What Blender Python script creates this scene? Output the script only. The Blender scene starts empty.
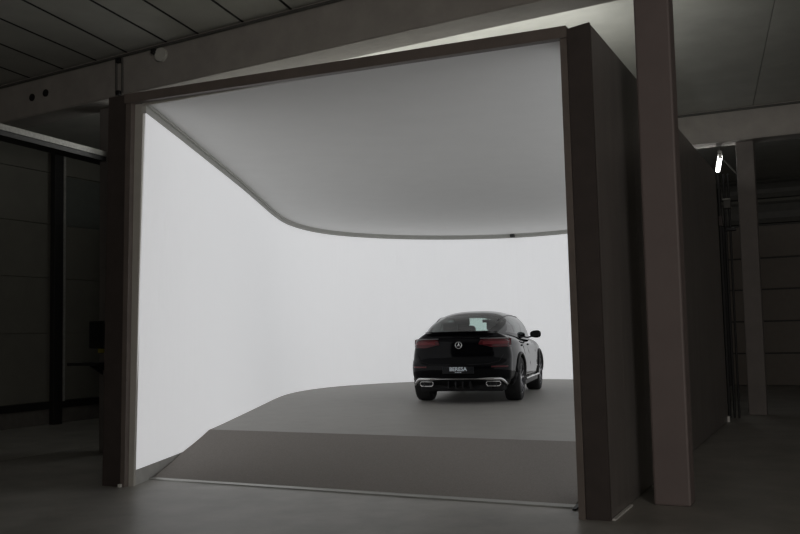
import bpy, bmesh, math, random
from mathutils import Vector, Matrix
random.seed(7)
sc = bpy.context.scene
COL = sc.collection
PI = math.pi

# ------------------------------------------------------------------ materials
def mat(name, col, rough=.6, metal=0., noise=0., nscale=8., bump=0., bscale=60., coat=0., spec=.5, stretch=(1,1,1), emit=None, estr=0., ior=1.5):
    m = bpy.data.materials.new(name); m.use_nodes = True
    nt = m.node_tree; b = nt.nodes['Principled BSDF']
    b.inputs['Base Color'].default_value = (*col, 1)
    b.inputs['Roughness'].default_value = rough
    b.inputs['Metallic'].default_value = metal
    b.inputs['Specular IOR Level'].default_value = spec
    b.inputs['IOR'].default_value = ior
    b.inputs['Coat Weight'].default_value = coat
    b.inputs['Coat Roughness'].default_value = .04
    if emit:
        b.inputs['Emission Color'].default_value = (*emit, 1)
        b.inputs['Emission Strength'].default_value = estr
    tc = nt.nodes.new('ShaderNodeTexCoord'); mp = nt.nodes.new('ShaderNodeMapping')
    mp.inputs['Scale'].default_value = stretch
    nt.links.new(tc.outputs['Object'], mp.inputs['Vector'])
    n = nt.nodes.new('ShaderNodeTexNoise'); n.inputs['Scale'].default_value = nscale
    n.inputs['Detail'].default_value = 6; n.inputs['Roughness'].default_value = .6
    nt.links.new(mp.outputs['Vector'], n.inputs['Vector'])
    r = nt.nodes.new('ShaderNodeValToRGB')
    k = noise
    r.color_ramp.elements[0].position = .3; r.color_ramp.elements[1].position = .7
    r.color_ramp.elements[0].color = (*[max(0, c*(1-k)) for c in col], 1)
    r.color_ramp.elements[1].color = (*[min(1, c*(1+k)) for c in col], 1)
    nt.links.new(n.outputs['Fac'], r.inputs['Fac'])
    nt.links.new(r.outputs['Color'], b.inputs['Base Color'])
    if bump:
        n2 = nt.nodes.new('ShaderNodeTexNoise'); n2.inputs['Scale'].default_value = bscale
        n2.inputs['Detail'].default_value = 4
        nt.links.new(mp.outputs['Vector'], n2.inputs['Vector'])
        bp = nt.nodes.new('ShaderNodeBump'); bp.inputs['Strength'].default_value = bump
        bp.inputs['Distance'].default_value = .01
        nt.links.new(n2.outputs['Fac'], bp.inputs['Height'])
        nt.links.new(bp.outputs['Normal'], b.inputs['Normal'])
    return m

def glass_mat(name, tint):
    m = bpy.data.materials.new(name); m.use_nodes = True
    nt = m.node_tree; nt.nodes.clear()
    o = nt.nodes.new('ShaderNodeOutputMaterial'); mx = nt.nodes.new('ShaderNodeMixShader')
    t = nt.nodes.new('ShaderNodeBsdfTransparent'); t.inputs['Color'].default_value = (*tint, 1)
    g = nt.nodes.new('ShaderNodeBsdfGlossy'); g.inputs['Roughness'].default_value = .03
    lw = nt.nodes.new('ShaderNodeLayerWeight'); lw.inputs['Blend'].default_value = .5
    pw = nt.nodes.new('ShaderNodeMath'); pw.operation = 'POWER'; pw.inputs[1].default_value = 4
    f = nt.nodes.new('ShaderNodeMath'); f.operation = 'MULTIPLY_ADD'; f.inputs[1].default_value = .9; f.inputs[2].default_value = .04
    nt.links.new(lw.outputs['Facing'], pw.inputs[0]); nt.links.new(pw.outputs[0], f.inputs[0])
    nt.links.new(f.outputs[0], mx.inputs['Fac'])
    nt.links.new(t.outputs['BSDF'], mx.inputs[1]); nt.links.new(g.outputs['BSDF'], mx.inputs[2])
    nt.links.new(mx.outputs['Shader'], o.inputs['Surface'])
    return m

FILL_POWER = 390.  # power of the added hall fill light
E_WALL = .355
M = {}
M['lightfab'] = mat('luminous_fabric', (.88,.88,.88), .9, noise=.035, nscale=3, stretch=(4,4,.2), emit=(.965,.975,1.0), estr=E_WALL, spec=.2)
M['ceilfab'] = mat('stretched_ceiling_fabric', (.80,.80,.785), .85, noise=.015, nscale=2, spec=.2)
M['seam'] = mat('seam_profile', (.52,.52,.49), .6, noise=.05)
M['strip'] = mat('pale_profile', (.50,.49,.45), .5, noise=.04)
M['skirt'] = mat('grey_skirt', (.44,.44,.42), .6, noise=.08)
M['deck'] = mat('studio_deck', (.33,.32,.30), .55, noise=.05, nscale=3, bump=.1, bscale=200, spec=.3)
M['ramp'] = mat('ramp_carpet', (.275,.256,.238), .95, noise=.12, nscale=60, bump=.4, bscale=400, spec=.1)
M['trim'] = mat('aluminium_edge', (.46,.46,.44), .35, .6, noise=.05)
M['darksteel'] = mat('brown_painted_steel', (.062,.051,.047), .5, noise=.12, nscale=5, spec=.4)
M['lintel'] = mat('lintel_steel', (.165,.14,.125), .5, noise=.12, nscale=5, stretch=(1,4,1))
M['panel'] = mat('dark_panel', (.20,.185,.175), .36, .2, noise=.15, nscale=2, stretch=(3,3,.4))
M['shellback'] = mat('booth_back', (.10,.10,.10), .8, noise=.1)
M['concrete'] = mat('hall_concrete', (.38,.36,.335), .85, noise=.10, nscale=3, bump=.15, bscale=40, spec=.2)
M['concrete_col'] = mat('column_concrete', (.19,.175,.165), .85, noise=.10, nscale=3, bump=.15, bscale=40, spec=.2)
M['browncol'] = mat('brown_column_paint', (.175,.143,.136), .6, noise=.06, nscale=3)
M['slab'] = mat('ceiling_slab', (.54,.54,.50), .9, noise=.08, nscale=2, spec=.2)
M['floorjoint'] = mat('floor_saw_cut', (.09,.09,.08), .9)
M['joint'] = mat('joint_shadow_gap', (.02,.02,.02), .9)
M['floor'] = mat('hall_floor_concrete', (.335,.325,.30), .42, noise=.22, nscale=1.6, bump=.08, bscale=30, spec=.4)
M['wallpanel'] = mat('wall_cladding', (.125,.124,.105), .7, noise=.08, nscale=2)
M['wallpanel2'] = mat('dim_glazing_panel', (.09,.10,.09), .35, noise=.08)
M['black'] = mat('black_metal', (.012,.012,.012), .5, noise=.1)
M['plinth'] = mat('plinth', (.10,.095,.085), .8, noise=.15)
M['galv'] = mat('galvanised', (.34,.34,.32), .5, .4, noise=.25, nscale=30)
M['door'] = mat('sectional_door', (.125,.108,.088), .55, noise=.06)
M['duct'] = mat('dark_duct', (.09,.09,.082), .6, noise=.1)
M['tube_dim'] = mat('dim_fluorescent_tube', (.9,.9,.9), .4, emit=(1,1,.98), estr=10.)  # emission kept low so the tube throws little glow around it
M['yellow'] = mat('yellow_tag', (.35,.30,.04), .6)
M['white'] = mat('white_tag', (.75,.75,.72), .5)
# car
M['paint'] = mat('black_gloss_paint', (.003,.003,.004), .08, noise=.05, spec=.15)
M['plastic'] = mat('black_plastic', (.012,.012,.013), .45, noise=.1)
M['rubber'] = mat('tyre_rubber', (.012,.012,.012), .8, noise=.1)
M['chrome'] = mat('chrome', (.72,.72,.72), .14, 1., noise=.02)
M['rim'] = mat('dark_alloy', (.16,.16,.17), .3, .9, noise=.05)
M['red'] = mat('tail_light_red', (.14,.012,.018), .12, noise=.1, coat=.6)
M['redlit'] = mat('tail_light_red_band', (.30,.035,.045), .15, noise=.1, coat=.6)
M['paleband'] = mat('tail_light_pale_edge', (.45,.42,.42), .12, coat=1.)
M['glassr'] = glass_mat('rear_glass', (.74,.88,.84))
M['glassw'] = glass_mat('windscreen_glass', (.86,.98,.94))
M['glassp'] = glass_mat('privacy_glass', (.10,.11,.11))
M['interior'] = mat('car_interior', (.010,.010,.011), .8, noise=.1)
M['plate'] = mat('plate_black', (.005,.006,.008), .3)
M['ink'] = mat('plate_lettering', (.85,.92,.98), .5)

# ------------------------------------------------------------------ helpers
def link(name, bm, m, parent=None, smooth=False, loc=None):
    me = bpy.data.meshes.new(name)
    bmesh.ops.recalc_face_normals(bm, faces=bm.faces)
    bm.to_mesh(me); bm.free()
    ms = m if isinstance(m, (list, tuple)) else [m]
    for x in ms: me.materials.append(M[x])
    if smooth:
        for p in me.polygons: p.use_smooth = True
    o = bpy.data.objects.new(name, me); COL.objects.link(o)
    if parent: o.parent = parent
    if loc: o.location = loc
    return o

def tag(o, label=None, cat=None, group=None, kind=None):
    if label: o['label'] = label
    if cat: o['category'] = cat
    if group: o['group'] = group
    if kind: o['kind'] = kind
    return o

def empty(name, label, cat, loc=(0,0,0), rz=0., group=None):
    o = bpy.data.objects.new(name, None); COL.objects.link(o)
    o.location = loc; o.rotation_euler = (0,0,rz)
    o.empty_display_size = .2
    return tag(o, label, cat, group)

def box(bm, x0,x1,y0,y1,z0,z1, bev=0.):
    vs = [bm.verts.new((x,y,z)) for z in (z0,z1) for y in (y0,y1) for x in (x0,x1)]
    fs = [bm.faces.new([vs[i] for i in f]) for f in ((0,2,3,1),(4,5,7,6),(0,1,5,4),(2,6,7,3),(0,4,6,2),(1,3,7,5))]
    if bev:
        es = list({e for f in fs for e in f.edges})
        bmesh.ops.bevel(bm, geom=es, offset=bev, segments=2, affect='EDGES', profile=.5)

def hexa(bm, bot, top):
    "bot, top: four corners each, same winding"
    a = [bm.verts.new(p) for p in bot]; b = [bm.verts.new(p) for p in top]
    bm.faces.new(a[::-1]); bm.faces.new(b)
    for i in range(4):
        j = (i+1) % 4
        bm.faces.new((a[i], a[j], b[j], b[i]))

def prism(bm, poly, z0, z1):
    a = [bm.verts.new((x,y,z0)) for x,y in poly]; b = [bm.verts.new((x,y,z1)) for x,y in poly]
    bm.faces.new(a[::-1]); bm.faces.new(b)
    n = len(poly)
    for i in range(n):
        j = (i+1) % n
        bm.faces.new((a[i], a[j], b[j], b[i]))

def tube(bm, p0, p1, r, n=12):
    p0, p1 = Vector(p0), Vector(p1); d = (p1-p0); L = d.length; d.normalize()
    u = d.orthogonal().normalized(); w = d.cross(u)
    a, b = [], []
    for i in range(n):
        t = 2*PI*i/n; o = (u*math.cos(t)+w*math.sin(t))*r
        a.append(bm.verts.new(p0+o)); b.append(bm.verts.new(p1+o))
    bm.faces.new(a[::-1]); bm.faces.new(b)
    for i in range(n):
        j = (i+1) % n; bm.faces.new((a[i],a[j],b[j],b[i]))

def sweep(bm, pts, r, n=8, closed=False):
    "round rod along a list of points"
    P = [Vector(p) for p in pts]; rings = []
    N = len(P)
    for i, p in enumerate(P):
        a = P[(i-1) % N] if (closed or i) else P[i]
        b = P[(i+1) % N] if (closed or i < N-1) else P[i]
        d = (b-a).normalized()
        up = Vector((0,0,1)) if abs(d.z) < .95 else Vector((0,1,0))
        u = d.cross(up).normalized(); w = u.cross(d)
        rr = r if not callable(r) else r(i/(N-1))
        rings.append([bm.verts.new(p+(u*math.cos(2*PI*k/n)+w*math.sin(2*PI*k/n))*rr) for k in range(n)])
    m = N if closed else N-1
    for i in range(m):
        A, B = rings[i], rings[(i+1) % N]
        for k in range(n):
            bm.faces.new((A[k], A[(k+1)%n], B[(k+1)%n], B[k]))
    if not closed:
        bm.faces.new(rings[0][::-1]); bm.faces.new(rings[-1])

def lerp(a,b,t): return a+(b-a)*t
def interp(tab, x):
    if x <= tab[0][0]: return tab[0][1]
    for (x0,y0),(x1,y1) in zip(tab, tab[1:]):
        if x <= x1:
            t = (x-x0)/(x1-x0); return lerp(y0,y1,t)
    return tab[-1][1]
def sinterp(tab, x):
    "Catmull-Rom style monotone-ish interpolation"
    n = len(tab)
    if x <= tab[0][0]: return tab[0][1]
    if x >= tab[-1][0]: return tab[-1][1]
    for i in range(n-1):
        x0,y0 = tab[i]; x1,y1 = tab[i+1]
        if x <= x1:
            m = lambda k: (tab[min(k+1,n-1)][1]-tab[max(k-1,0)][1])/(tab[min(k+1,n-1)][0]-tab[max(k-1,0)][0])
            h = x1-x0; t = (x-x0)/h
            return ((2*t**3-3*t**2+1)*y0+(t**3-2*t**2+t)*h*m(i)+(-2*t**3+3*t**2)*y1+(t**3-t**2)*h*m(i+1))

def smooth_poly(pts, sub=6):
    "Catmull-Rom through the points"
    out = []; n = len(pts)
    for i in range(n-1):
        p0 = Vector(pts[max(i-1,0)]); p1 = Vector(pts[i]); p2 = Vector(pts[i+1]); p3 = Vector(pts[min(i+2,n-1)])
        for k in range(sub):
            t = k/sub
            out.append(.5*((2*p1)+(-p0+p2)*t+(2*p0-5*p1+4*p2-p3)*t*t+(-p0+3*p1-3*p2+p3)*t**3))
    out.append(Vector(pts[-1])); return out

# ================================================================== THE HALL
# x runs along the booth's front (to the right), y runs back, origin at the booth's front right corner
ZC = 5.15
bm = bmesh.new(); box(bm, -14,11,-13,19,-.2,0)
tag(link('floor', bm, 'floor'), kind='structure')
bm = bmesh.new()
for a in [(-4.37,.25,-14,.25)]:
    pass
for (x0,y0,x1,y1) in [(2.6,-12,2.6,18),(-7.8,-12,-7.8,18)]:
    if x0 == x1: box(bm, x0-.002,x0+.002,y0,y1,-.002,.0012)
    else: box(bm, x0,x1,y0-.002,y0+.002,-.002,.0012)
tag(link('trim_1', bm, 'floorjoint'), kind='structure')

# front bay ceiling: precast slabs with open joints between them
def jx(j, y): return j[0]+(y)*j[1]
joints = [(-12.2,-.13),(-11.5,-.13),(-10.8,-.13),(-10.1,-.13),(-9.45,-.13),(-8.75,-.13),(-8.1,-.13),(-7.4,-.13),(-6.75,-.13),(-6.12,-.165),(-5.44,-.155),(-4.90,-.165),(-4.2,-.165),(-3.5,-.165),(-2.8,-.165),(-2.1,-.165),(-1.4,-.16),(-.7,-.15),(0,-.13),(.75,-.12),(1.68,-.13),(2.6,-.13),(3.5,-.13),(4.5,-.13),(5.5,-.13),(6.5,-.13),(7.5,-.13)]
bm = bmesh.new()
g = .017
prev = (-16.5,-.13)
for j in joints+[(12.5,-.13)]:
    y0, y1 = -13, 1.9
    hexa(bm, [(jx(prev,y0)+g,y0,ZC),(jx(j,y0)-g,y0,ZC),(jx(j,y1)-g,y1,ZC),(jx(prev,y1)+g,y1,ZC)],
             [(jx(prev,y0)+g,y0,ZC+.04),(jx(j,y0)-g,y0,ZC+.04),(jx(j,y1)-g,y1,ZC+.04),(jx(prev,y1)+g,y1,ZC+.04)])
    prev = j
hexa(bm, [(-14,1.93,ZC),(1.416,1.93,ZC),(-.80,19,ZC),(-14,19,ZC)], [(-14,1.93,ZC+.04),(1.416,1.93,ZC+.04),(-.80,19,ZC+.04),(-14,19,ZC+.04)])
hexa(bm, [(1.424,1.93,ZC),(11,1.93,ZC),(11,19,ZC),(-.79,19,ZC)], [(1.424,1.93,ZC+.04),(11,1.93,ZC+.04),(11,19,ZC+.04),(-.79,19,ZC+.04)])
tag(link('ceiling', bm, 'slab'), kind='structure')
bm = bmesh.new(); box(bm, -14,11,-13,19,ZC+.045,ZC+.2)
for j in joints:
    hexa(bm, [(jx(j,-13)-.016,-13,ZC-.003),(jx(j,-13)+.016,-13,ZC-.003),(jx(j,1.9)+.016,1.9,ZC-.003),(jx(j,1.9)-.016,1.9,ZC-.003)],
             [(jx(j,-13)-.016,-13,ZC+.046),(jx(j,-13)+.016,-13,ZC+.046),(jx(j,1.9)+.016,1.9,ZC+.046),(jx(j,1.9)-.016,1.9,ZC+.046)])
tag(link('trim_2', bm, 'joint'), kind='structure')

# left wall: cladding panels over a plinth
XL = -11.2
bm = bmesh.new(); box(bm, XL-.3, XL-.06, -13, 19, 0, ZC)
zz = [.40,1.62,2.62,3.60,4.55,ZC]
ys = [-13,-9.8,-6.6,-3.6,-.6,1.9,3.72,4.88,8.0,11,14,17,19]
for y0,y1 in zip(ys,ys[1:]):
    for z0,z1 in zip(zz,zz[1:]):
        if abs(y0-4.88)<.01 and abs(z0-3.60)<.01: continue
        box(bm, XL-.08, XL, y0+.006, y1-.006, z0+.006, z1-.006)
tag(link('wall_left', bm, 'wallpanel'), kind='structure')
bm = bmesh.new(); box(bm, XL-.08, XL-.03, 4.9, 7.98, 3.62, 4.53)
tag(link('window_1', bm, 'wallpanel2'), kind='structure')
bm = bmesh.new(); box(bm, XL-.08, XL+.05, -13, 19, 0, .27)
tag(link('baseboard_left', bm, 'plinth'), kind='structure')
bm = bmesh.new(); box(bm, XL-.02, XL+.10, -13, 19, .28, .40)
tag(link('trim_3', bm, 'black'), kind='structure')
bm = bmesh.new(); box(bm, -11.19, 11, 17.25, 17.5, 0, ZC)
tag(link('wall_back', bm, 'wallpanel'), kind='structure')
bm = bmesh.new(); box(bm, 10.5, 10.8, -13, 17.2, 0, ZC)
tag(link('wall_right', bm, 'wallpanel'), kind='structure')
bm = bmesh.new(); box(bm, -11.1, 10.4, -12.9, -12.7, 0, ZC)
tag(link('wall_front', bm, 'wallpanel'), kind='structure')

# slender dark post against the left wall
r = empty('steel_post', 'slender black steel post standing against the dim left wall', 'post', (XL+.16, 4.88, 0))
bm = bmesh.new(); box(bm, -.055,.055,-.11,.09,0.0,ZC,.006); link('post', bm, 'black', r)
bm = bmesh.new(); box(bm, -.052,.052,.10,.15,0.4,ZC); link('edge_strip', bm, 'galv', r)

# sectional door at the far right
d = empty('door_1', None, None, (0,0,0)); tag(d, kind='structure')
zs = [0.0,.80,1.59,2.38,3.16,3.98]
for k,(z0,z1) in enumerate(zip(zs,zs[1:])):
    bm = bmesh.new(); box(bm, .02-.9, 5.0, 17.06, 17.14, z0+.015, z1-.02, .008); link('door_panel', bm, 'door', d)
bm = bmesh.new(); box(bm, -1.0,5.1,17.14,17.2,0,4.0); link('door_backing', bm, 'black', d)
# curved ducts over the door
for k,(z0,z1) in enumerate([(3.99,4.58),(4.62,5.10)]):
    bm = bmesh.new()
    prof = [(17.0,z0+.03),(16.94,z0+.14),(16.93,lerp(z0,z1,.5)),(16.97,z1-.10),(17.03,z1-.03)]
    rows = [[bm.verts.new((x,y,z)) for y,z in prof+[(17.2,z1-.03),(17.2,z0+.03)]] for x in (-1.0,5.2)]
    n = len(rows[0])
    for i in range(n):
        bm.faces.new((rows[0][i],rows[0][(i+1)%n],rows[1][(i+1)%n],rows[1][i]))
    bm.faces.new(rows[0][::-1]); bm.faces.new(rows[1])
    link('door_header', bm, 'duct', d)

# beams
def beam(name, f0, f1, w, z0, z1, label):
    r = empty(name, label, 'beam', (0,0,0))
    bm = bmesh.new()
    (x0,y0),(x1,y1) = f0,f1
    hexa(bm, [(x0,y0,z0),(x1,y1,z0),(x1,y1+w,z0),(x0,y0+w,z0)], [(x0,y0,z1),(x1,y1,z1),(x1,y1+w,z1),(x0,y0+w,z1)])
    bmesh.ops.bevel(bm, geom=[e for e in bm.edges], offset=.012, segments=2, affect='EDGES')
    link('beam_body', bm, 'concrete', r)
    return r
b1 = beam('concrete_beam', (-11.1,2.09),(10.4,-.02), .44, 4.6, ZC, 'long pale concrete beam under the ceiling passing over the booth front')
def by(x): return 2.09+(x+11.1)/(21.5)*(-.02-2.09)
for (x,z) in ((-8.26,4.855),(-7.97,4.871)):
    bm = bmesh.new(); tube(bm, (x,by(x)-.012,z),(x,by(x)+.02,z), .052, 20); link('round_hole', bm, 'black', b1)
b2 = beam('concrete_beam', (-11.1,8.93),(10.4,8.93), .44, 4.6, ZC, 'pale concrete beam crossing above the distant pale column at right')
# pipes along the top of the front beam
bm = bmesh.new(); tube(bm, (-11.0,by(-11.0)-.022,5.105),(10.2,by(10.2)-.022,5.105), .018)
link('pipe', bm, 'duct', b1)
bm = bmesh.new(); tube(bm, (-10.9,8.913,5.11),(10.2,8.913,5.11), .02)
link('pipe', bm, 'duct', b2)
# conduits dropping to the post, junction box
r = empty('cable_conduit', 'pair of short dark conduits dropping down the beam to the left booth post', 'conduit', (-6.5, by(-6.5), 0))
for dx in (-.05,.05):
    bm = bmesh.new(); tube(bm, (dx,-.018,4.63),(dx,-.018,5.08), .015); link('conduit', bm, 'duct', r)
bm = bmesh.new(); box(bm, -.035,.035,-.06,-.005,5.02,5.082,.01); link('clip', bm, 'black', r)
bm = bmesh.new(); box(bm, -.03,.03,-.06,-.002,4.60,4.66,.01); link('end_cap', bm, 'black', r)
r = empty('junction_box', 'small round grey junction box on the beam with a dark plug beside it', 'junction box', (-5.74, by(-5.74), 5.01))
bm = bmesh.new(); tube(bm, (0,-.05,-.02),(0,.0,-.02), .085, 24); link('housing', bm, 'slab', r)
bm = bmesh.new(); box(bm, -.13,-.07,-.08,-.005,.0,.06,.008); link('plug', bm, 'black', r)

# columns
def column(name, x0,x1,y0,y1,z1, m, label):
    bm = bmesh.new(); box(bm, x0-(x0+x1)/2, x1-(x0+x1)/2, y0-(y0+y1)/2, y1-(y0+y1)/2, 0, z1, .018)
    o = link(name, bm, m, loc=((x0+x1)/2,(y0+y1)/2,0)); return tag(o, label, 'column')
column('steel_column', .185,.485,.745,.985, ZC, 'browncol', 'tall reddish brown column in front beside the dark booth side wall')
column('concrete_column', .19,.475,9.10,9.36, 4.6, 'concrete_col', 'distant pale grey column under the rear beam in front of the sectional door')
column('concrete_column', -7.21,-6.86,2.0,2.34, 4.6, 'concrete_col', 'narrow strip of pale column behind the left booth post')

# cable tray
r = empty('cable_tray', 'galvanised cable tray hung high along the dim left side', 'cable tray', (-6.89,-4,3.945), .0757)
bm = bmesh.new(); box(bm, -.012,.0,0,9,-.015,.055); link('side_rail', bm, 'galv', r)
bm = bmesh.new(); box(bm,   .0,.25,0,9,-.075,-.0152); link('tray_base', bm, 'black', r)
bm = bmesh.new(); box(bm, .25,.262,0,9,-.015,.055); link('side_rail', bm, 'galv', r)
for y in (1.5, 3.2, 8.6):
    bm = bmesh.new(); tube(bm, (.12,y,-.02),(.12,y,1.18), .008); link('hanger', bm, 'black', r)

# wall terminal and shelf on the left column
r = empty('control_terminal', 'black control terminal fixed to the strip of column at far left', 'terminal', (-7.13,2.0,1.55))
bm = bmesh.new(); box(bm, -.12,.14,-.14,0,-.18,.18,.015); link('housing', bm, 'black', r)
bm = bmesh.new(); box(bm, -.10,.12,-.145,-.1401,-.12,.15); link('screen', bm, 'plate', r)
bm = bmesh.new(); box(bm, -.155,-.12,-.10,-.04,-.13,-.09,.006); link('switch', bm, 'black', r)
bm = bmesh.new(); box(bm, -.04,.05,-.06,0,-.24,-.185,.006); link('connector', bm, 'yellow', r)
r = empty('wall_shelf', 'small black shelf under the control terminal at far left', 'shelf', (-7.13,2.0,1.17))
bm = bmesh.new(); box(bm, -.30,.20,-.34,0,-.02,.02,.006); link('shelf_board', bm, 'black', r)
for x in (-.02,.12):
    bm = bmesh.new(); hexa(bm, [(x,-.22,-.03),(x+.012,-.22,-.03),(x+.012,0,-.15),(x,0,-.15)], [(x,-.22,-.02),(x+.012,-.22,-.02),(x+.012,0,-.02),(x,0,-.02)]); link('bracket', bm, 'black', r)

# fluorescent tubes (the hall's lamps, in the bay behind the front beam)
def tube_light(loc, rz, label, m='tube_dim'):
    r = empty('tube_light', label, 'light', loc, rz, None)
    bm = bmesh.new(); tube(bm, (0,-.72,0),(0,.72,0), .036, 16); link('tube', bm, m, r, True)
    bm = bmesh.new(); box(bm, -.035,.035,-.78,.78,.045,.095,.006); link('fixture_body', bm, 'galv', r)
    for y in (-.74,.74):
        bm = bmesh.new(); box(bm, -.03,.03,y-.03,y+.03,-.03,.04,.006); link('end_cap', bm, 'white', r)
    for y in (-.5,.5):
        bm = bmesh.new(); tube(bm, (0,y,.08),(0,y,ZC-loc[2]), .005, 8); link('hanger', bm, 'galv', r)
    return r
tube_light((-.17,9.85,4.38), .145, 'lit fluorescent tube hanging near the distant column', 'tube_dim')
# added point lights, unseen above the booth roof, brighten ceiling and beam soffit
for x in (-6.4,-5.0,-3.6,-2.2,-1.0):
    pl = bpy.data.lights.new('roof_fill', 'POINT'); pl.energy = 15; pl.shadow_soft_size = .3; pl.color = (1,1,.97)
    po = bpy.data.objects.new('roof_fill', pl); COL.objects.link(po); po.location = (x,3.0,4.27)

# small fittings in the gap behind the booth's side
r = empty('pipe_riser', 'dark vertical pipes with valve boxes in the gap beside the distant column', 'pipe', (.03,8.55,0))
for dx,rr in ((-.08,.03),(.0,.022),(.07,.018)):
    bm = bmesh.new(); tube(bm, (dx,0,0),(dx,0,3.98), rr, 12); link('pipe', bm, 'black', r)
bm = bmesh.new(); box(bm, -.01,.10,-.10,.04,3.40,3.54,.01); link('valve_box', bm, 'duct', r)
bm = bmesh.new(); box(bm, -.02,.10,-.11,.03,3.542,3.56); link('box_lit_top', bm, 'galv', r)  # pale sheet standing in for light on top of the valve box
bm = bmesh.new(); box(bm, .0,.16,-.09,.03,3.03,3.08,.008); link('bracket', bm, 'black', r)
bm = bmesh.new(); box(bm, -.10,-.04,-.09,.03,3.12,3.28,.01); link('valve', bm, 'darksteel', r)
bm = bmesh.new(); tube(bm, (.02,8.8,4.26),(.185,9.12,4.06), .012)
tag(link('brace_rod', bm, 'galv'), 'thin diagonal rod bracing the top of the distant pale column', 'rod')

# ================================================================== THE BOOTH
low = [(-4.83,.06),(-5.25,1.22),(-5.71,2.4),(-6.67,4.465),(-7.62,6.46),(-8.13,7.54),(-8.58,8.62),(-8.83,9.55),(-8.93,10.4),(-8.86,11.2),(-8.58,12.0),(-8.1,12.8),(-7.4,13.52),(-6.6,14.05),(-5.7,14.38),(-4.9,14.42),(-4.0,14.25),(-3.0,13.9),(-2.0,13.2),(-1.2,12.2),(-.7,11),(-.45,9.5),(-.38,8),(-.36,6),(-.35,4),(-.34,2.4),(-.33,.36)]
top = list(low); top[0] = (-4.665,.06); top[1] = (-5.185,1.22); top[2] = (-5.725,2.4)
LP = smooth_poly([(x,y,0) for x,y in low]); TP = smooth_poly([(x,y,0) for x,y in top])
ZT, Z0, ZD = 3.80, .155, .30
def ribbon(bm, A, B, za, zb, th):
    "wall strip with thickness outward; A lower line, B upper line"
    n = len(A); rows = []
    for i in range(n):
        d = (A[min(i+1,n-1)]-A[max(i-1,0)]).normalized(); nrm = Vector((-d.y, d.x, 0))   # outward (left of travel = outside)
        rows.append([bm.verts.new((A[i].x,A[i].y,za)), bm.verts.new((B[i].x,B[i].y,zb)),
                     bm.verts.new((B[i].x+nrm.x*th,B[i].y+nrm.y*th,zb)), bm.verts.new((A[i].x+nrm.x*th,A[i].y+nrm.y*th,za))])
    for a,b in zip(rows,rows[1:]):
        for k in range(4): bm.faces.new((a[k],a[(k+1)%4],b[(k+1)%4],b[k]))
    bm.faces.new(rows[0]); bm.faces.new(rows[-1][::-1])
def outset(A, d):
    n = len(A); out = []
    for i in range(n):
        t = (A[min(i+1,n-1)]-A[max(i-1,0)]).normalized(); out.append(A[i]+Vector((-t.y,t.x,0))*d)
    return out
cy = empty('light_wall', 'curved glowing white fabric wall wrapping around inside the booth', 'wall', (-4.5,7,0))
def local(o, p): o.parent = p; o.matrix_parent_inverse = Matrix.Translation(-Vector(p.location)); return o
def plink(name, bm, m, p, smooth=False):
    o = link(name, bm, m, None, smooth); o.parent = p
    for v in o.data.vertices: v.co -= Vector(p.location)
    return o
bm = bmesh.new(); ribbon(bm, LP, TP, Z0, ZT, .012); plink('luminous_fabric', bm, 'lightfab', cy)
bm = bmesh.new(); ribbon(bm, outset(LP,.002), outset(LP,.002), 0.0, Z0-.001, .03); plink('skirt', bm, 'skirt', cy)
bm = bmesh.new(); ribbon(bm, outset(TP,-.0), outset(TP,-.0), ZT+.001, 3.895, .05); plink('seam_profile', bm, 'seam', cy)
bm = bmesh.new(); ribbon(bm, outset(LP,.16), outset(LP,.16), 0.0, 3.78, .03); plink('back_shell', bm, 'shellback', cy)
bm = bmesh.new()
hexa(bm, [(-4.885,.03,.0),(-4.825,.045,.0),(-4.825,.075,.0),(-4.885,.07,.0)], [(-4.785,.03,3.90),(-4.695,.045,3.90),(-4.695,.075,3.90),(-4.785,.07,3.90)])
plink('end_profile', bm, 'strip', cy)

cl = empty('booth_ceiling', 'pale fabric ceiling stretched over the inside of the booth', 'ceiling', (-4.5,7,3.9))
poly = [(p.x,p.y) for p in outset(TP,.05)]
bm = bmesh.new(); prism(bm, [(-.2,.06)]+[(-4.7,.06)]+poly[1:], 3.90, 3.93); bmesh.ops.triangulate(bm, faces=bm.faces[:], ngon_method='EAR_CLIP'); plink('ceiling_fabric', bm, 'ceilfab', cl)
bm = bmesh.new(); ribbon(bm, outset(TP,-.03), outset(TP,-.03), 3.875, 3.899, .035); plink('ceiling_profile', bm, 'seam', cl)
bm = bmesh.new(); box(bm, -4.68,-.27,.03,.058,3.875,3.899); plink('front_light_profile', bm, 'strip', cl)

bm = bmesh.new(); box(bm, -5.86,-5.77,14.25,14.34,3.86,3.93,.008)
cmr = empty('camera', 'tiny black camera on the ceiling seam at the back of the booth', 'camera', (-5.58,14.24,3.86))
bm.free()
bm = bmesh.new(); box(bm, -.05,.05,-.06,.05,-.06,.02,.01); link('camera_body', bm, 'black', cmr)
bm = bmesh.new(); tube(bm, (0,-.10,-.02),(0,-.061,-.02), .02); link('camera_lens', bm, 'plastic', cmr)

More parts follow.
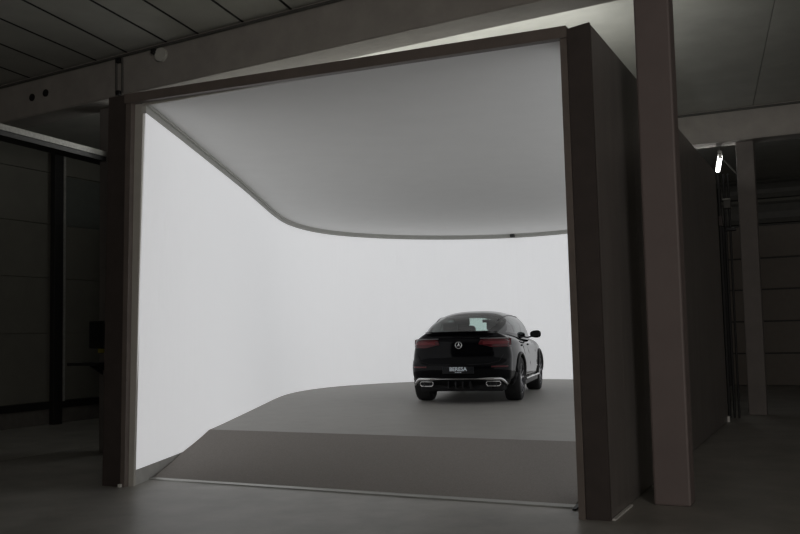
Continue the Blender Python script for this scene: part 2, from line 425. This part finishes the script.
# raised deck, ramp, edge trim
pf = empty('studio_platform', 'raised grey studio floor with a darker carpeted ramp inside the booth', 'floor', (-4.5,7,0))
ins = outset(LP,-.004)
back = [(p.x,p.y) for p in ins if p.y > 2.42]
bm = bmesh.new(); prism(bm, [(-5.712,2.41)]+back+[(-.342,2.41)], .001, ZD); plink('deck', bm, 'deck', pf)
bm = bmesh.new()
hexa(bm, [(-4.90,.46,.001),(-.40,.44,.001),(-.36,2.405,.001),(-5.66,2.405,.001)], [(-4.93,.46,.022),(-.40,.44,.022),(-.36,2.405,ZD),(-5.72,2.405,ZD)])
plink('ramp', bm, 'ramp', pf)
bm = bmesh.new(); hexa(bm, [(-4.97,.425,.001),(-.39,.36,.001),(-.39,.438,.001),(-4.93,.458,.001)], [(-4.97,.43,.012),(-.39,.37,.012),(-.39,.438,.024),(-4.93,.458,.024)])
plink('edge_trim', bm, 'trim', pf)
bm = bmesh.new(); hexa(bm, [(-.388,.30,.001),(-.355,.30,.001),(-.345,.9,.001),(-.378,.9,.001)], [(-.388,.30,.014),(-.355,.30,.014),(-.345,.9,.09),(-.378,.9,.09)])
plink('side_trim', bm, 'plastic', pf)

# portal
fr = empty('booth_frame', 'dark brown steel frame around the open front of the booth', 'frame', (-2.5,0,0))
bm = bmesh.new()
hexa(bm, [(-4.86,-.05,3.905),(-.205,-.05,3.828),(-.205,.028,3.828),(-4.86,.028,3.905)], [(-4.86,-.05,4.0),(-.205,-.05,3.925),(-.205,.028,3.925),(-4.86,.028,4.0)])
plink('lintel', bm, 'lintel', fr)
bm = bmesh.new(); hexa(bm, [(-.247,-.03,0),(-.192,-.03,0),(-.192,.029,0),(-.247,.029,0)], [(-.262,-.03,3.827),(-.207,-.03,3.827),(-.207,.029,3.827),(-.262,.029,3.827)])
plink('jamb', bm, 'lintel', fr)
bm = bmesh.new(); hexa(bm, [(-4.93,-.03,0),(-4.875,-.03,0),(-4.875,.028,0),(-4.93,.028,0)], [(-4.855,-.03,3.904),(-4.785,-.03,3.904),(-4.785,.028,3.904),(-4.855,.028,3.904)])
plink('jamb', bm, 'lintel', fr)
bm = bmesh.new(); hexa(bm, [(-.186,-.02,0),(.0,-.02,0),(.0,.022,0),(-.186,.35,0)], [(-.203,-.02,3.905),(-.02,-.02,3.93),(-.02,.022,3.93),(-.203,.35,3.905)])
plink('post', bm, 'darksteel', fr)
bm = bmesh.new(); hexa(bm, [(-5.17,-.03,0),(-4.935,-.03,0),(-4.935,.22,0),(-5.17,.22,0)], [(-5.09,-.03,4.0),(-4.86,-.03,4.0),(-4.86,.22,4.0),(-5.09,.22,4.0)])
plink('post', bm, 'darksteel', fr)
bm = bmesh.new(); box(bm, -4.935,-4.905,-.06,-.031,0,.03); plink('foot_plate', bm, 'white', fr)

# exterior side wall
sw = empty('booth_side_wall', 'long dark panelled outer side wall of the booth receding to the right', 'wall', (0,4,0))
edges = [.026,.66,1.5,2.75,4.1,5.12,5.9,6.95,7.9]
for k,(y0,y1) in enumerate(zip(edges,edges[1:])):
    bm = bmesh.new(); off = 0.
    hexa(bm, [(-.06,y0+.002,0.012),(off,y0+.002,.012),(off,y1-.002,.012),(-.06,y1-.002,.012)], [(-.08,y0+.002,3.92),(off-.018,y0+.002,3.92),(off-.018,y1-.002,3.92),(-.08,y1-.002,3.92)])
    plink('side_panel', bm, 'panel', sw)
bm = bmesh.new(); box(bm, -.13,-.085,.355,7.9,0,3.90); plink('panel_backing', bm, 'black', sw)
for y0,y1 in ((.02,.66),(1.62,1.86)):
    bm = bmesh.new(); box(bm, .004,.03,y0,y1,0,.012); plink('floor_strip', bm, 'white', sw)
bm = bmesh.new(); box(bm, -.01,.03,7.82,7.88,0,.09,.006); plink('foot_plate', bm, 'white', sw)

# ================================================================== THE CAR
CAR = empty('car', 'glossy black coupe suv parked in the glowing white booth, seen from behind', 'car', (-4.200,7.677,ZD), .1937)
def cl_(bm, name, m, parent=CAR, smooth=True): return link(name, bm, m, parent, smooth)
WB, TR = 2.873, .775
ztop_t = [(-1.1,1.175),(-.92,1.175),(-.75,1.17),(-.4,1.155),(0,1.13),(.8,1.07),(1.6,1.03),(2.3,1.02),(2.75,1.045),(3.1,1.0),(3.4,.93),(3.6,.84),(3.8,.72)]
def ztop(y): return sinterp(ztop_t, y)
yR_t = [(0,-.76),(.08,-.86),(.16,-.95),(.28,-.985),(.40,-.985),(.47,-.95),(.53,-.91),(.62,-.90),(.74,-.905),(.84,-.90),(.93,-.86),(.965,-.90),(1,-.935)]
hw_t = [(0,.82),(.08,.87),(.18,.90),(.32,.915),(.52,.915),(.66,.90),(.76,.88),(.86,.86),(.93,.80),(1,.67)]
yF_t = [(0,3.55),(.1,3.68),(.3,3.75),(.6,3.75),(.85,3.70),(1,3.60)]
NL = 48; FV = [i/(NL-1) for i in range(NL)]
def outline(f, N=None):
    hw = sinterp(hw_t, f); yR = sinterp(yR_t, f); yF = sinterp(yF_t, f)
    pts = []
    ax, ay, n = .40, .30, 2.3
    xc = hw*.92-ax
    for i in range(12):                                  # rear centre to corner
        x = xc*i/12; pts.append((x, yR+.12*(x/hw)**2))
    yb = yR+.12*(xc/hw)**2
    for i in range(13):                                  # corner
        t = PI/2*i/12; s, c = math.sin(t), math.cos(t)
        pts.append((xc+ax*s**(2/n), yb+ay-ay*c**(2/n)))
    y0 = yb+ay; y1 = yF-.55
    for i in range(1, 90):
        y = lerp(y0,y1,i/90)
        T = 1 if 0.2 < y < 2.8 else (1-.045*((.2-y)/1.0)**2 if y <= .2 else 1-.04*((y-2.8)/.9)**2)
        T0 = .92
        if y < .2:
            t = max(0,min(1,(y-y0)/(.2-y0))); T = T0+(1-T0)*(1-(1-t)**2)
        pts.append((hw*T, y))
    Tn = hw*(1-.04*((y1-2.8)/.9)**2) if y1 > 2.8 else hw
    xcf = Tn-.6
    for i in range(13):
        t = PI/2*i/12; s, c = math.sin(t), math.cos(t)
        pts.append((xcf+.6*c**(2/2.2), y1+.55*s**(2/2.2)))
    for i in range(1,7): pts.append((xcf*(1-i/6), yF+.03*(i/6)))
    full = pts+[(-x,y) for x,y in pts[-2:0:-1]]
    return full
ZB = .27
def zlev(f,y): return ZB+(ztop(y)-ZB)*f
RA = .41
def in_arch(x,y,z, R=RA):
    if abs(x) < .62: return False
    return any((y-w)**2+(z-.375)**2 < R*R for w in (0,WB)) or z < .30 and False
# shell
bm = bmesh.new(); rows = []
for f in FV:
    rows.append([bm.verts.new((x,y,zlev(f,y))) for x,y in outline(f)])
n = len(rows[0])
for a,b in zip(rows,rows[1:]):
    for i in range(n):
        j = (i+1)%n; vs = (a[i],a[j],b[j],b[i])
        c = sum((v.co for v in vs), Vector())/4
        if in_arch(c.x,c.y,c.z): continue
        bm.faces.new(vs)
# deck (boot lid, hood) closing the top
def xw(y):
    o = outline(1.0); best = 0
    for (x0,y0),(x1,y1) in zip(o,o[1:]):
        if x0 > 0 or x1 > 0:
            if min(y0,y1) <= y <= max(y0,y1) and abs(y1-y0) > 1e-6:
                best = max(best, lerp(x0,x1,(y-y0)/(y1-y0)))
    return best
drows = []
yend = min(p[1] for p in outline(1.0)); yfr = max(p[1] for p in outline(1.0))
for i in range(90):
    y = lerp(yend+.001, yfr-.001, i/89); w = xw(y)
    drows.append([bm.verts.new((w*u, y, ztop(y)+.03*(1-u*u)*min(1,(y-yend)/.3))) for u in [k/10-1 for k in range(21)]])
for a,b in zip(drows,drows[1:]):
    for k in range(20): bm.faces.new((a[k],a[k+1],b[k+1],b[k]))
bmesh.ops.delete(bm, geom=[v for v in bm.verts if not v.link_faces], context='VERTS')
cl_(bm, 'body', 'paint')

# greenhouse
zr_t = [(-.90,1.17),(-.6,1.27),(-.3,1.375),(0,1.455),(.3,1.515),(.6,1.55),(.95,1.567),(1.25,1.57),(1.6,1.56),(1.9,1.55),(2.15,1.475),(2.4,1.34),(2.65,1.18),(2.82,1.05)]
bw_t = [(-.9,.56),(-.5,.64),(0,.71),(.6,.755),(1.5,.775),(2.2,.765),(2.82,.72)]
def gh(y, th):
    bw = sinterp(bw_t,y); zb = ztop(y)-.01; h = max(.004, sinterp(zr_t,y)-zb); nn = 2.8
    c, s = math.cos(th), math.sin(th)
    return Vector((bw*math.copysign(abs(c)**(2/nn), c), y, zb+h*abs(s)**(2/nn))), bw, zb, h
ny, nt_ = 130, 64
grid = [[gh(lerp(-.9,2.82,i/(ny-1)), PI*j/(nt_-1)) for j in range(nt_)] for i in range(ny)]
parts = {k: bmesh.new() for k in ('roof','rear_window','windscreen','side_r','side_l')}
vmap = {k: {} for k in parts}
def gv(k,i,j,off=0):
    if (i,j) not in vmap[k]: vmap[k][(i,j)] = parts[k].verts.new(grid[i][j][0])
    return vmap[k][(i,j)]
for i in range(ny-1):
    for j in range(nt_-1):
        p, bw, zb, h = grid[i][j]; q = grid[i+1][j+1][0]; c = (p+q)/2
        u = abs(c.x)/bw; w = (c.z-zb)/h; y = c.y
        k = 'roof'
        if -.82 < y < .06 and u < .80+.06*min(1,(y+.82)) and w > .3: k = 'rear_window'
        elif 2.0 < y < 2.76 and u < .88 and w > .3: k = 'windscreen'
        elif u > .72 and .08 < w < .80 and y < 2.55:
            pillar = abs(y-1.12) < .05 or abs(y-.30+.35*(w-.4)) < .025
            zt = sinterp(zr_t,y)
            if not pillar and y > -.28+.55*w and c.z < zt-.10 and y < 2.62-.62*w: k = 'side_r' if c.x > 0 else 'side_l'
        parts[k].faces.new([gv(k,a,b) for a,b in ((i,j),(i+1,j),(i+1,j+1),(i,j+1))])
cl_(parts['roof'], 'roof', 'paint')
cl_(parts['rear_window'], 'rear_window', 'glassr')
cl_(parts['windscreen'], 'windscreen', 'glassw')
cl_(parts['side_r'], 'side_window', 'glassp'); cl_(parts['side_l'], 'side_window', 'glassp')
# black window surrounds: rods along the top of each side glass
for s in (1,-1):
    pts = []
    for k in range(30):
        y = lerp(-.1,2.2,k/29)
        zt = sinterp(zr_t,y)
        best = gh(y, math.asin(.80**(2.8/2)))[0]
        pts.append((s*(abs(best.x)+.004), y, best.z))
    bm = bmesh.new(); sweep(bm, pts, .007, 6); cl_(bm, 'window_trim', 'plastic')
# rear spoiler lip
bm = bmesh.new()
o1 = [p for p in outline(1.0) if p[1] < -.62]
o1 = sorted(o1, key=lambda p: p[0])
sweep(bm, [(x,y+.02,1.178+.006*(1-(x/.8)**2)) for x,y in o1], .009, 8); cl_(bm, 'spoiler', 'paint')

# underbody, bumper insert
bm = bmesh.new(); box(bm, -.70,.70,-.72,3.45,.20,.34,.03); box(bm, -.5,.5,-.80,-.70,.24,.36,.02); box(bm,-.60,.60,.5,2.4,.18,.24,.02); cl_(bm, 'underbody', 'interior', smooth=False)
for s in (1,-1):
    for w in (0,WB):
        bm = bmesh.new()
        seg = []
        for k in range(25):
            a = PI*k/24
            seg.append((w+math.cos(a)*(RA+.005), .375+math.sin(a)*(RA+.005)))
        A = [bm.verts.new((s*.60,y,z)) for y,z in seg]; B = [bm.verts.new((s*.90,y,z)) for y,z in seg]
        for k in range(24): bm.faces.new((A[k],A[k+1],B[k+1],B[k]))
        bm.faces.new(A)
        cl_(bm, 'wheel_liner', 'interior')
def surf_x(y,z):
    "half width of the lower body at y, z"
    f = min(1,max(0,(z-ZB)/(ztop(y)-ZB))); hw = sinterp(hw_t,f); yR = sinterp(yR_t,f)+.12*((hw*.92-.4)/hw)**2
    y0 = yR+.30
    if y < .2 and y > y0:
        t = (y-y0)/(.2-y0); return hw*(.92+.08*(1-(1-t)**2))
    if y <= y0:
        c = min(1,max(0,(y0-y)/.30)); ax=.40
        return hw*.92-ax+ax*(1-c**2.3)**(1/2.3)
    if y > 2.8: return hw*(1-.04*((y-2.8)/.9)**2)
    return hw
def rear_y(x,z):
    f = min(1,max(0,(z-ZB)/(1.175-ZB))); hw = sinterp(hw_t,f); yR = sinterp(yR_t,f)
    ax, ay = .40,.30; xc = hw*.92-ax; x = abs(x)
    if x <= xc: return yR+.12*(x/hw)**2
    yb = yR+.12*(xc/hw)**2; s = min(1,(x-xc)/ax)
    return yb+ay-ay*(max(0,1-s**2.3))**(1/2.3)
for s in (1,-1):
    for w in (0,WB):
        bm = bmesh.new(); pts = []
        for k in range(33):
            a = lerp(-.18,PI+.18,k/32); y = w+math.cos(a)*(RA+.018); z = .375+math.sin(a)*(RA+.018)
            pts.append((s*(surf_x(y,max(z,.28))+.004),y,z))
        sweep(bm, pts, .024, 8); cl_(bm, 'wheel_arch_trim', 'plastic')
    bm = bmesh.new(); box(bm, min(s*.78,s*.905),max(s*.78,s*.905),.48,2.40,.235,.33,.02); cl_(bm, 'side_sill', 'plastic', smooth=False)
    bm = bmesh.new(); tube(bm, (s*.925,.50,.345),(s*.925,2.38,.345), .022, 12)
    for y in (.6,1.4,2.2): box(bm, min(s*.83,s*.925),max(s*.83,s*.925),y-.02,y+.02,.325,.345)
    cl_(bm, 'side_step', 'chrome')

def rear_patch(name, m, outline_fn, off, nx=30, nz=8, parent=CAR, sgn=1, th=.0):
    "patch on the rear face: outline_fn(u,v)->(x,z)"
    bm = bmesh.new(); R = []
    for i in range(nx+1):
        R.append([])
        for k in range(nz+1):
            x, z = outline_fn(i/nx, k/nz)
            R[-1].append(bm.verts.new((sgn*x, rear_y(x,z)-off, z)))
    for i in range(nx):
        for k in range(nz): bm.faces.new((R[i][k],R[i+1][k],R[i+1][k+1],R[i][k+1]))
    ret = bmesh.ops.solidify(bm, geom=bm.faces[:], thickness=.01)
    return link(name, bm, m, parent, True)
def lamp_xz(u,v, z0=.925, z1=1.065, x0=.34, x1=None):
    x1 = x1 or .825
    x = lerp(x0,x1,u)
    zt = lerp(z1-.015,z1,min(1,u*3)); zb = lerp(z0+.05,z0,min(1,u*2.2)) if u < .5 else z0
    return (x+(.03 if u < .1 else 0)*(v-.5), lerp(zb,zt,v))
for s in (1,-1):
    L = rear_patch('tail_light', 'red', lambda u,v: lamp_xz(u,v), .012, sgn=s)
    rear_patch('light_band', 'redlit', lambda u,v: (lerp(.40,.805,u), lerp(.975,1.025,v)), .017, sgn=s, nz=2, parent=L)
    rear_patch('light_edge', 'paleband', lambda u,v: (lerp(.35,.80,u), lerp(1.065,1.08,v)), .016, sgn=s, nz=2, parent=L)  # pale strip along the lamp's upper edge
    rear_patch('reflector', 'red', lambda u,v: (lerp(.54,.80,u), lerp(.60,.625,v)), .012, sgn=s, nz=2)
    # exhaust trims
    bm = bmesh.new()
    cx_, cz_ = s*.555, .335
    loop = [(-.10,.036),(.10,.036),(.12,.0),(.095,-.038),(-.09,-.038),(-.115,.0)]
    pts = []
    for k in range(6):
        a = Vector(loop[k]); b = Vector(loop[(k+1)%6])
        for t in (0,.33,.66): pts.append((cx_+s*lerp(a.x,b.x,t), 0, cz_+lerp(a.y,b.y,t)))
    pts = [(x, rear_y(x,.40)-.012, z) for x,_,z in pts]
    sweep(bm, pts, .0095, 8, closed=True); ex = cl_(bm, 'exhaust_trim', 'chrome')
    bm = bmesh.new(); vs = [bm.verts.new((x*1.0,y+.012,z)) for x,y,z in pts]; bm.faces.new(vs); cl_(bm, 'exhaust_opening', 'interior', ex, False)
    for q in (-.05,.05):
        bm = bmesh.new(); box(bm, cx_+q-.004,cx_+q+.004,pts[0][1]-.0,pts[0][1]+.01,.29,.36); cl_(bm, 'exhaust_fin', 'plastic', ex, False)
# chrome skid bar across the bumper
bm = bmesh.new(); pts = []; N = 60
for k in range(N+1):
    x = lerp(-.775,.775,k/N); ax_ = abs(x)
    z = .415 if ax_ < .66 else .415-.10*((ax_-.66)/.115)**1.8
    pts.append((x, rear_y(x,.42)-.012, z))
def cr(t):
    x = abs(lerp(-.775,.775,t)); return lerp(.007,.026,min(1,max(0,(x-.28)/.22))) if x < .70 else lerp(.03,.014,(x-.70)/.075)
sweep(bm, pts, cr, 10); cl_(bm, 'chrome_bar', 'chrome')
# dark diffuser zone
rear_patch('diffuser', 'plastic', lambda u,v: (lerp(-.77,.77,u), lerp(.28,.40,v)), .006, nx=60)
for x in (-.18,-.06,.06,.18):
    bm = bmesh.new(); box(bm, x-.008,x+.008,-.97,-.80,.26,.37,.003); cl_(bm, 'diffuser_fin', 'plastic', smooth=False)
# body line grooves: tailgate gap and bumper crease
def rod(name, pts, r, m, parent=CAR):
    bm = bmesh.new(); sweep(bm, pts, r, 6); return cl_(bm, name, m, parent)
rod('tailgate_gap', [(x, rear_y(x,z)-.001, z) for x,z in [(-.72,.80),(-.66,.70),(-.50,.66),(-.25,.65),(.25,.65),(.50,.66),(.66,.70),(.72,.80)]], .005, 'interior')
rod('bumper_crease', [(x, rear_y(x,.70)-.002, .70) for x in [lerp(-.86,-.70,k/6) for k in range(7)]], .004, 'plastic')

# star emblem
em = bpy.data.objects.new('emblem', None)
bm = bmesh.new(); ye = rear_y(0,.965)-.020; R = .053
sweep(bm, [(math.cos(2*PI*k/32)*R, ye, .965+math.sin(2*PI*k/32)*R) for k in range(32)], .0065, 8, closed=True)
for k in range(3):
    a = PI/2+2*PI*k/3; t = Vector((math.cos(a),0,math.sin(a))); nrm = Vector((-math.sin(a),0,math.cos(a))); c = Vector((0,ye,.965))
    tip = c+t*(R); L_ = c+nrm*.012+t*.004; R_ = c-nrm*.012+t*.004; rid = c+Vector((0,-.010,0)); back_ = c+Vector((0,.006,0))
    V = [bm.verts.new(p) for p in (tip,L_,R_,rid,back_)]
    for q in ((0,1,3),(0,3,2),(0,4,1),(0,2,4)): bm.faces.new([V[i] for i in q])
link('emblem', bm, 'chrome', CAR, False)

# plate with lettering
yp = rear_y(0,.56)-.02
bm = bmesh.new(); box(bm, -.26,.26,yp-.012,yp,.505,.615,.004); PL = cl_(bm, 'number_plate', 'plate', smooth=False)
def text(body, size, loc, parent, name, m='ink', sx=1.0):
    cu = bpy.data.curves.new(name, 'FONT'); cu.body = body; cu.size = size; cu.align_x = 'CENTER'; cu.align_y = 'CENTER'; cu.extrude = .001; cu.offset = .002*size/.09
    o = bpy.data.objects.new(name+'_tmp', cu); COL.objects.link(o)
    dg = bpy.context.evaluated_depsgraph_get(); me = bpy.data.meshes.new_from_object(o.evaluated_get(dg))
    bpy.data.objects.remove(o); me.materials.clear(); me.materials.append(M[m])
    ob = bpy.data.objects.new(name, me); COL.objects.link(ob); ob.parent = parent
    ob.location = loc; ob.rotation_euler = (PI/2,0,0); ob.scale = (sx,1,1)
    return ob
text('BERESA', .088, (0,yp-.0145,.575), PL, 'plate_lettering', sx=1.0)
bm = bmesh.new()
for x0,x1 in ((-.052,-.03),(-.022,-.004),(.004,.02),(.028,.052)): box(bm, x0,x1,yp-.014,yp-.012,.520,.532)
cl_(bm, 'small_print', 'ink', PL, False)

# mirrors
for s in (1,-1):
    bm = bmesh.new(); bmesh.ops.create_uvsphere(bm, u_segments=20, v_segments=12, radius=1)
    for v in bm.verts:
        x,y,z = v.co; sx = math.copysign(abs(x)**.8,x); sz = math.copysign(abs(z)**.8,z)
        v.co = Vector((s*(.93+.11*sx), 2.02+.10*y*(1 if y > 0 else .5)-.02*sx, 1.115+.072*sz*(1+.12*sx)))
    mr = cl_(bm, 'wing_mirror', 'paint')
    bm = bmesh.new(); hexa(bm, [(s*.74,1.98,1.03),(s*.87,1.98,1.06),(s*.87,2.06,1.06),(s*.74,2.10,1.03)], [(s*.74,1.98,1.055),(s*.87,1.98,1.09),(s*.87,2.06,1.09),(s*.74,2.10,1.055)]); cl_(bm, 'mirror_arm', 'plastic', mr, False)
    bm = bmesh.new()
    vs = [bm.verts.new((s*(.93+.085*math.cos(a)), 1.965-.0*math.cos(a), 1.12+.052*math.sin(a))) for a in [2*PI*k/20 for k in range(20)]]
    bm.faces.new(vs); cl_(bm, 'mirror_glass', 'interior', mr, False)
    for y in (.42,1.38):
        bm = bmesh.new(); box(bm, min(s*(surf_x(y,.93)-.01),s*(surf_x(y,.93)+.022)),max(s*(surf_x(y,.93)-.01),s*(surf_x(y,.93)+.022)),y-.11,y+.11,.915,.945,.008); cl_(bm, 'door_handle', 'chrome' if 0 else 'paint', smooth=False)
    # door gaps
    for y in (.55,1.16,2.2):
        rod('door_gap', [(s*(surf_x(y,z)+.0008), y+(.06*(.9-z) if y < 1 else 0), z) for z in (.42,.6,.8,.95,1.02)], .0035, 'interior')
# interior: seats, headrests, dash, inner mirror
for s in (1,-1):
    bm = bmesh.new(); box(bm, s*.37-.25,s*.37+.25,1.28,1.44,1.0,1.30,.06); box(bm, s*.37-.145,s*.37+.145,1.27,1.38,1.29,1.47,.04); box(bm, s*.37-.02,s*.37+.02,1.3,1.34,1.25,1.30)
    cl_(bm, 'front_seat', 'interior')
    bm = bmesh.new(); box(bm, s*.38-.26,s*.38+.26,.34,.50,1.0,1.20,.05); box(bm, s*.40-.14,s*.40+.14,.33,.42,1.205,1.36,.03)
    cl_(bm, 'rear_seat', 'interior')
bm = bmesh.new(); box(bm, -.70,.70,2.30,2.60,1.04,1.12,.02); cl_(bm, 'dashboard', 'interior', smooth=False)
bm = bmesh.new(); box(bm, -.11,.11,2.08,2.11,1.36,1.42,.01); box(bm,-.012,.012,2.09,2.13,1.41,1.47); cl_(bm, 'inner_mirror', 'interior', smooth=False)
bm = bmesh.new()
# headliner under the roof and pillars cladding
rows=[]
for i in range(20):
    y = lerp(.08,1.95,i/19); rows.append([bm.verts.new((gh(y,PI*j/20)[0].x*.93, y, gh(y,PI*j/20)[0].z-.05)) for j in range(21) if 5 <= j <= 15])
for a,b in zip(rows,rows[1:]):
    for k in range(len(a)-1): bm.faces.new((a[k],a[k+1],b[k+1],b[k]))
cl_(bm, 'headliner', 'interior')

# wheels
def wheel(x, y, s):
    prof = [(-.135,.245),(-.14,.30),(-.135,.345),(-.115,.368),(-.06,.375),(.06,.375),(.115,.368),(.135,.345),(.14,.30),(.135,.245)]
    bm = bmesh.new(); rings = []
    for k in range(56):
        a = 2*PI*k/56; rings.append([bm.verts.new((px, math.cos(a)*r, math.sin(a)*r)) for px,r in prof])
    m_ = len(prof)
    for i in range(56):
        A,B = rings[i],rings[(i+1)%56]
        for k in range(m_): bm.faces.new((A[k],A[(k+1)%m_],B[(k+1)%m_],B[k]))
    t = link('wheel', bm, 'rubber', CAR, True, (x,y,.375))
    bm = bmesh.new()
    # barrel
    rp = [(.125*s,.25),(.115*s,.238),(-.10*s,.232),(-.12*s,.248)]
    R2 = []
    for k in range(48):
        a = 2*PI*k/48; R2.append([bm.verts.new((px, math.cos(a)*r, math.sin(a)*r)) for px,r in rp])
    for i in range(48):
        for k in range(3): bm.faces.new((R2[i][k],R2[(i+1)%48][k],R2[(i+1)%48][k+1],R2[i][k+1]))
    sweep(bm, [(.128*s, math.cos(2*PI*k/48)*.25, math.sin(2*PI*k/48)*.25) for k in range(48)], .009, 6, closed=True)
    for k in range(5):
        for off in (-.17,.17):
            a = 2*PI*k/5+.3; a1 = a+off*.45; a2 = a+off*1.35
            c1 = Vector((.098*s, math.cos(a1)*.05, math.sin(a1)*.05)); c2 = Vector((.122*s, math.cos(a2)*.245, math.sin(a2)*.245))
            d = (c2-c1).normalized(); q = d.cross(Vector((1,0,0))).normalized()*.013; w = Vector((s*.012,0,0))
            hexa(bm, [c1-q*1.3-w,c1+q*1.3-w,c1+q*1.3+w,c1-q*1.3+w], [c2-q-w,c2+q-w,c2+q+w,c2-q+w])
    tube(bm, (.07*s,0,0),(.115*s,0,0), .062, 24)
    link('rim', bm, 'rim', t, False)
    bm = bmesh.new(); tube(bm, (-.0*s,0,0),(.025*s,0,0), .17, 32); link('brake_disc', bm, 'galv', t, False)
    bm = bmesh.new(); tube(bm, (.1155*s,0,0),(.122*s,0,0), .034, 20); link('hub_cap', bm, 'chrome', t, False)
for x in (-TR,TR):
    for y in (0,WB): wheel(x, y, 1 if x > 0 else -1)

# added fill light at the front wall, no window there, brightens the hall
ld = bpy.data.lights.new('hall_fill', 'AREA'); ld.shape = 'RECTANGLE'; ld.size = 4; ld.size_y = 2.2; ld.energy = FILL_POWER; ld.color = (1,.93,.88)
lo = bpy.data.objects.new('hall_fill', ld); COL.objects.link(lo); lo.location = (8.2,-12.6,3.2); lo.rotation_euler = (PI/2,0,0)
# ------------------------------------------------------------------ world, camera
w = bpy.data.worlds.new('World'); sc.world = w; w.use_nodes = True
w.node_tree.nodes['Background'].inputs[0].default_value = (.9,.95,1,1)
w.node_tree.nodes['Background'].inputs[1].default_value = .01

f, pi_, ro, h = 905.094, .0739, .022, 1.4709
psi = .4535; e1 = Vector((math.cos(psi),-math.sin(psi))); e2 = Vector((math.sin(psi),math.cos(psi)))
def toh(v): return Vector((v[0]*e1.x+v[1]*e1.y, v[0]*e2.x+v[1]*e2.y, v[2]))
F = Vector((0,math.cos(pi_),math.sin(pi_))); U0 = Vector((0,-math.sin(pi_),math.cos(pi_))); R0 = Vector((1,0,0))
c, s = math.cos(ro), math.sin(ro)
Rc = toh(R0*c-U0*s); Uc = toh(R0*s+U0*c); Bc = toh(-F)
cam = bpy.data.cameras.new('Camera'); co = bpy.data.objects.new('Camera', cam); COL.objects.link(co)
co.matrix_world = Matrix(((Rc.x,Uc.x,Bc.x,1.68585),(Rc.y,Uc.y,Bc.y,-7.07428),(Rc.z,Uc.z,Bc.z,h),(0,0,0,1)))
cam.sensor_width = 36; cam.lens = f*36/800; cam.clip_end = 100
sc.camera = co
sc.view_settings.view_transform = 'Standard'; sc.view_settings.look = 'None'
sc.view_settings.gamma = 1; sc.view_settings.exposure = 0; sc.view_settings.use_curve_mapping = False
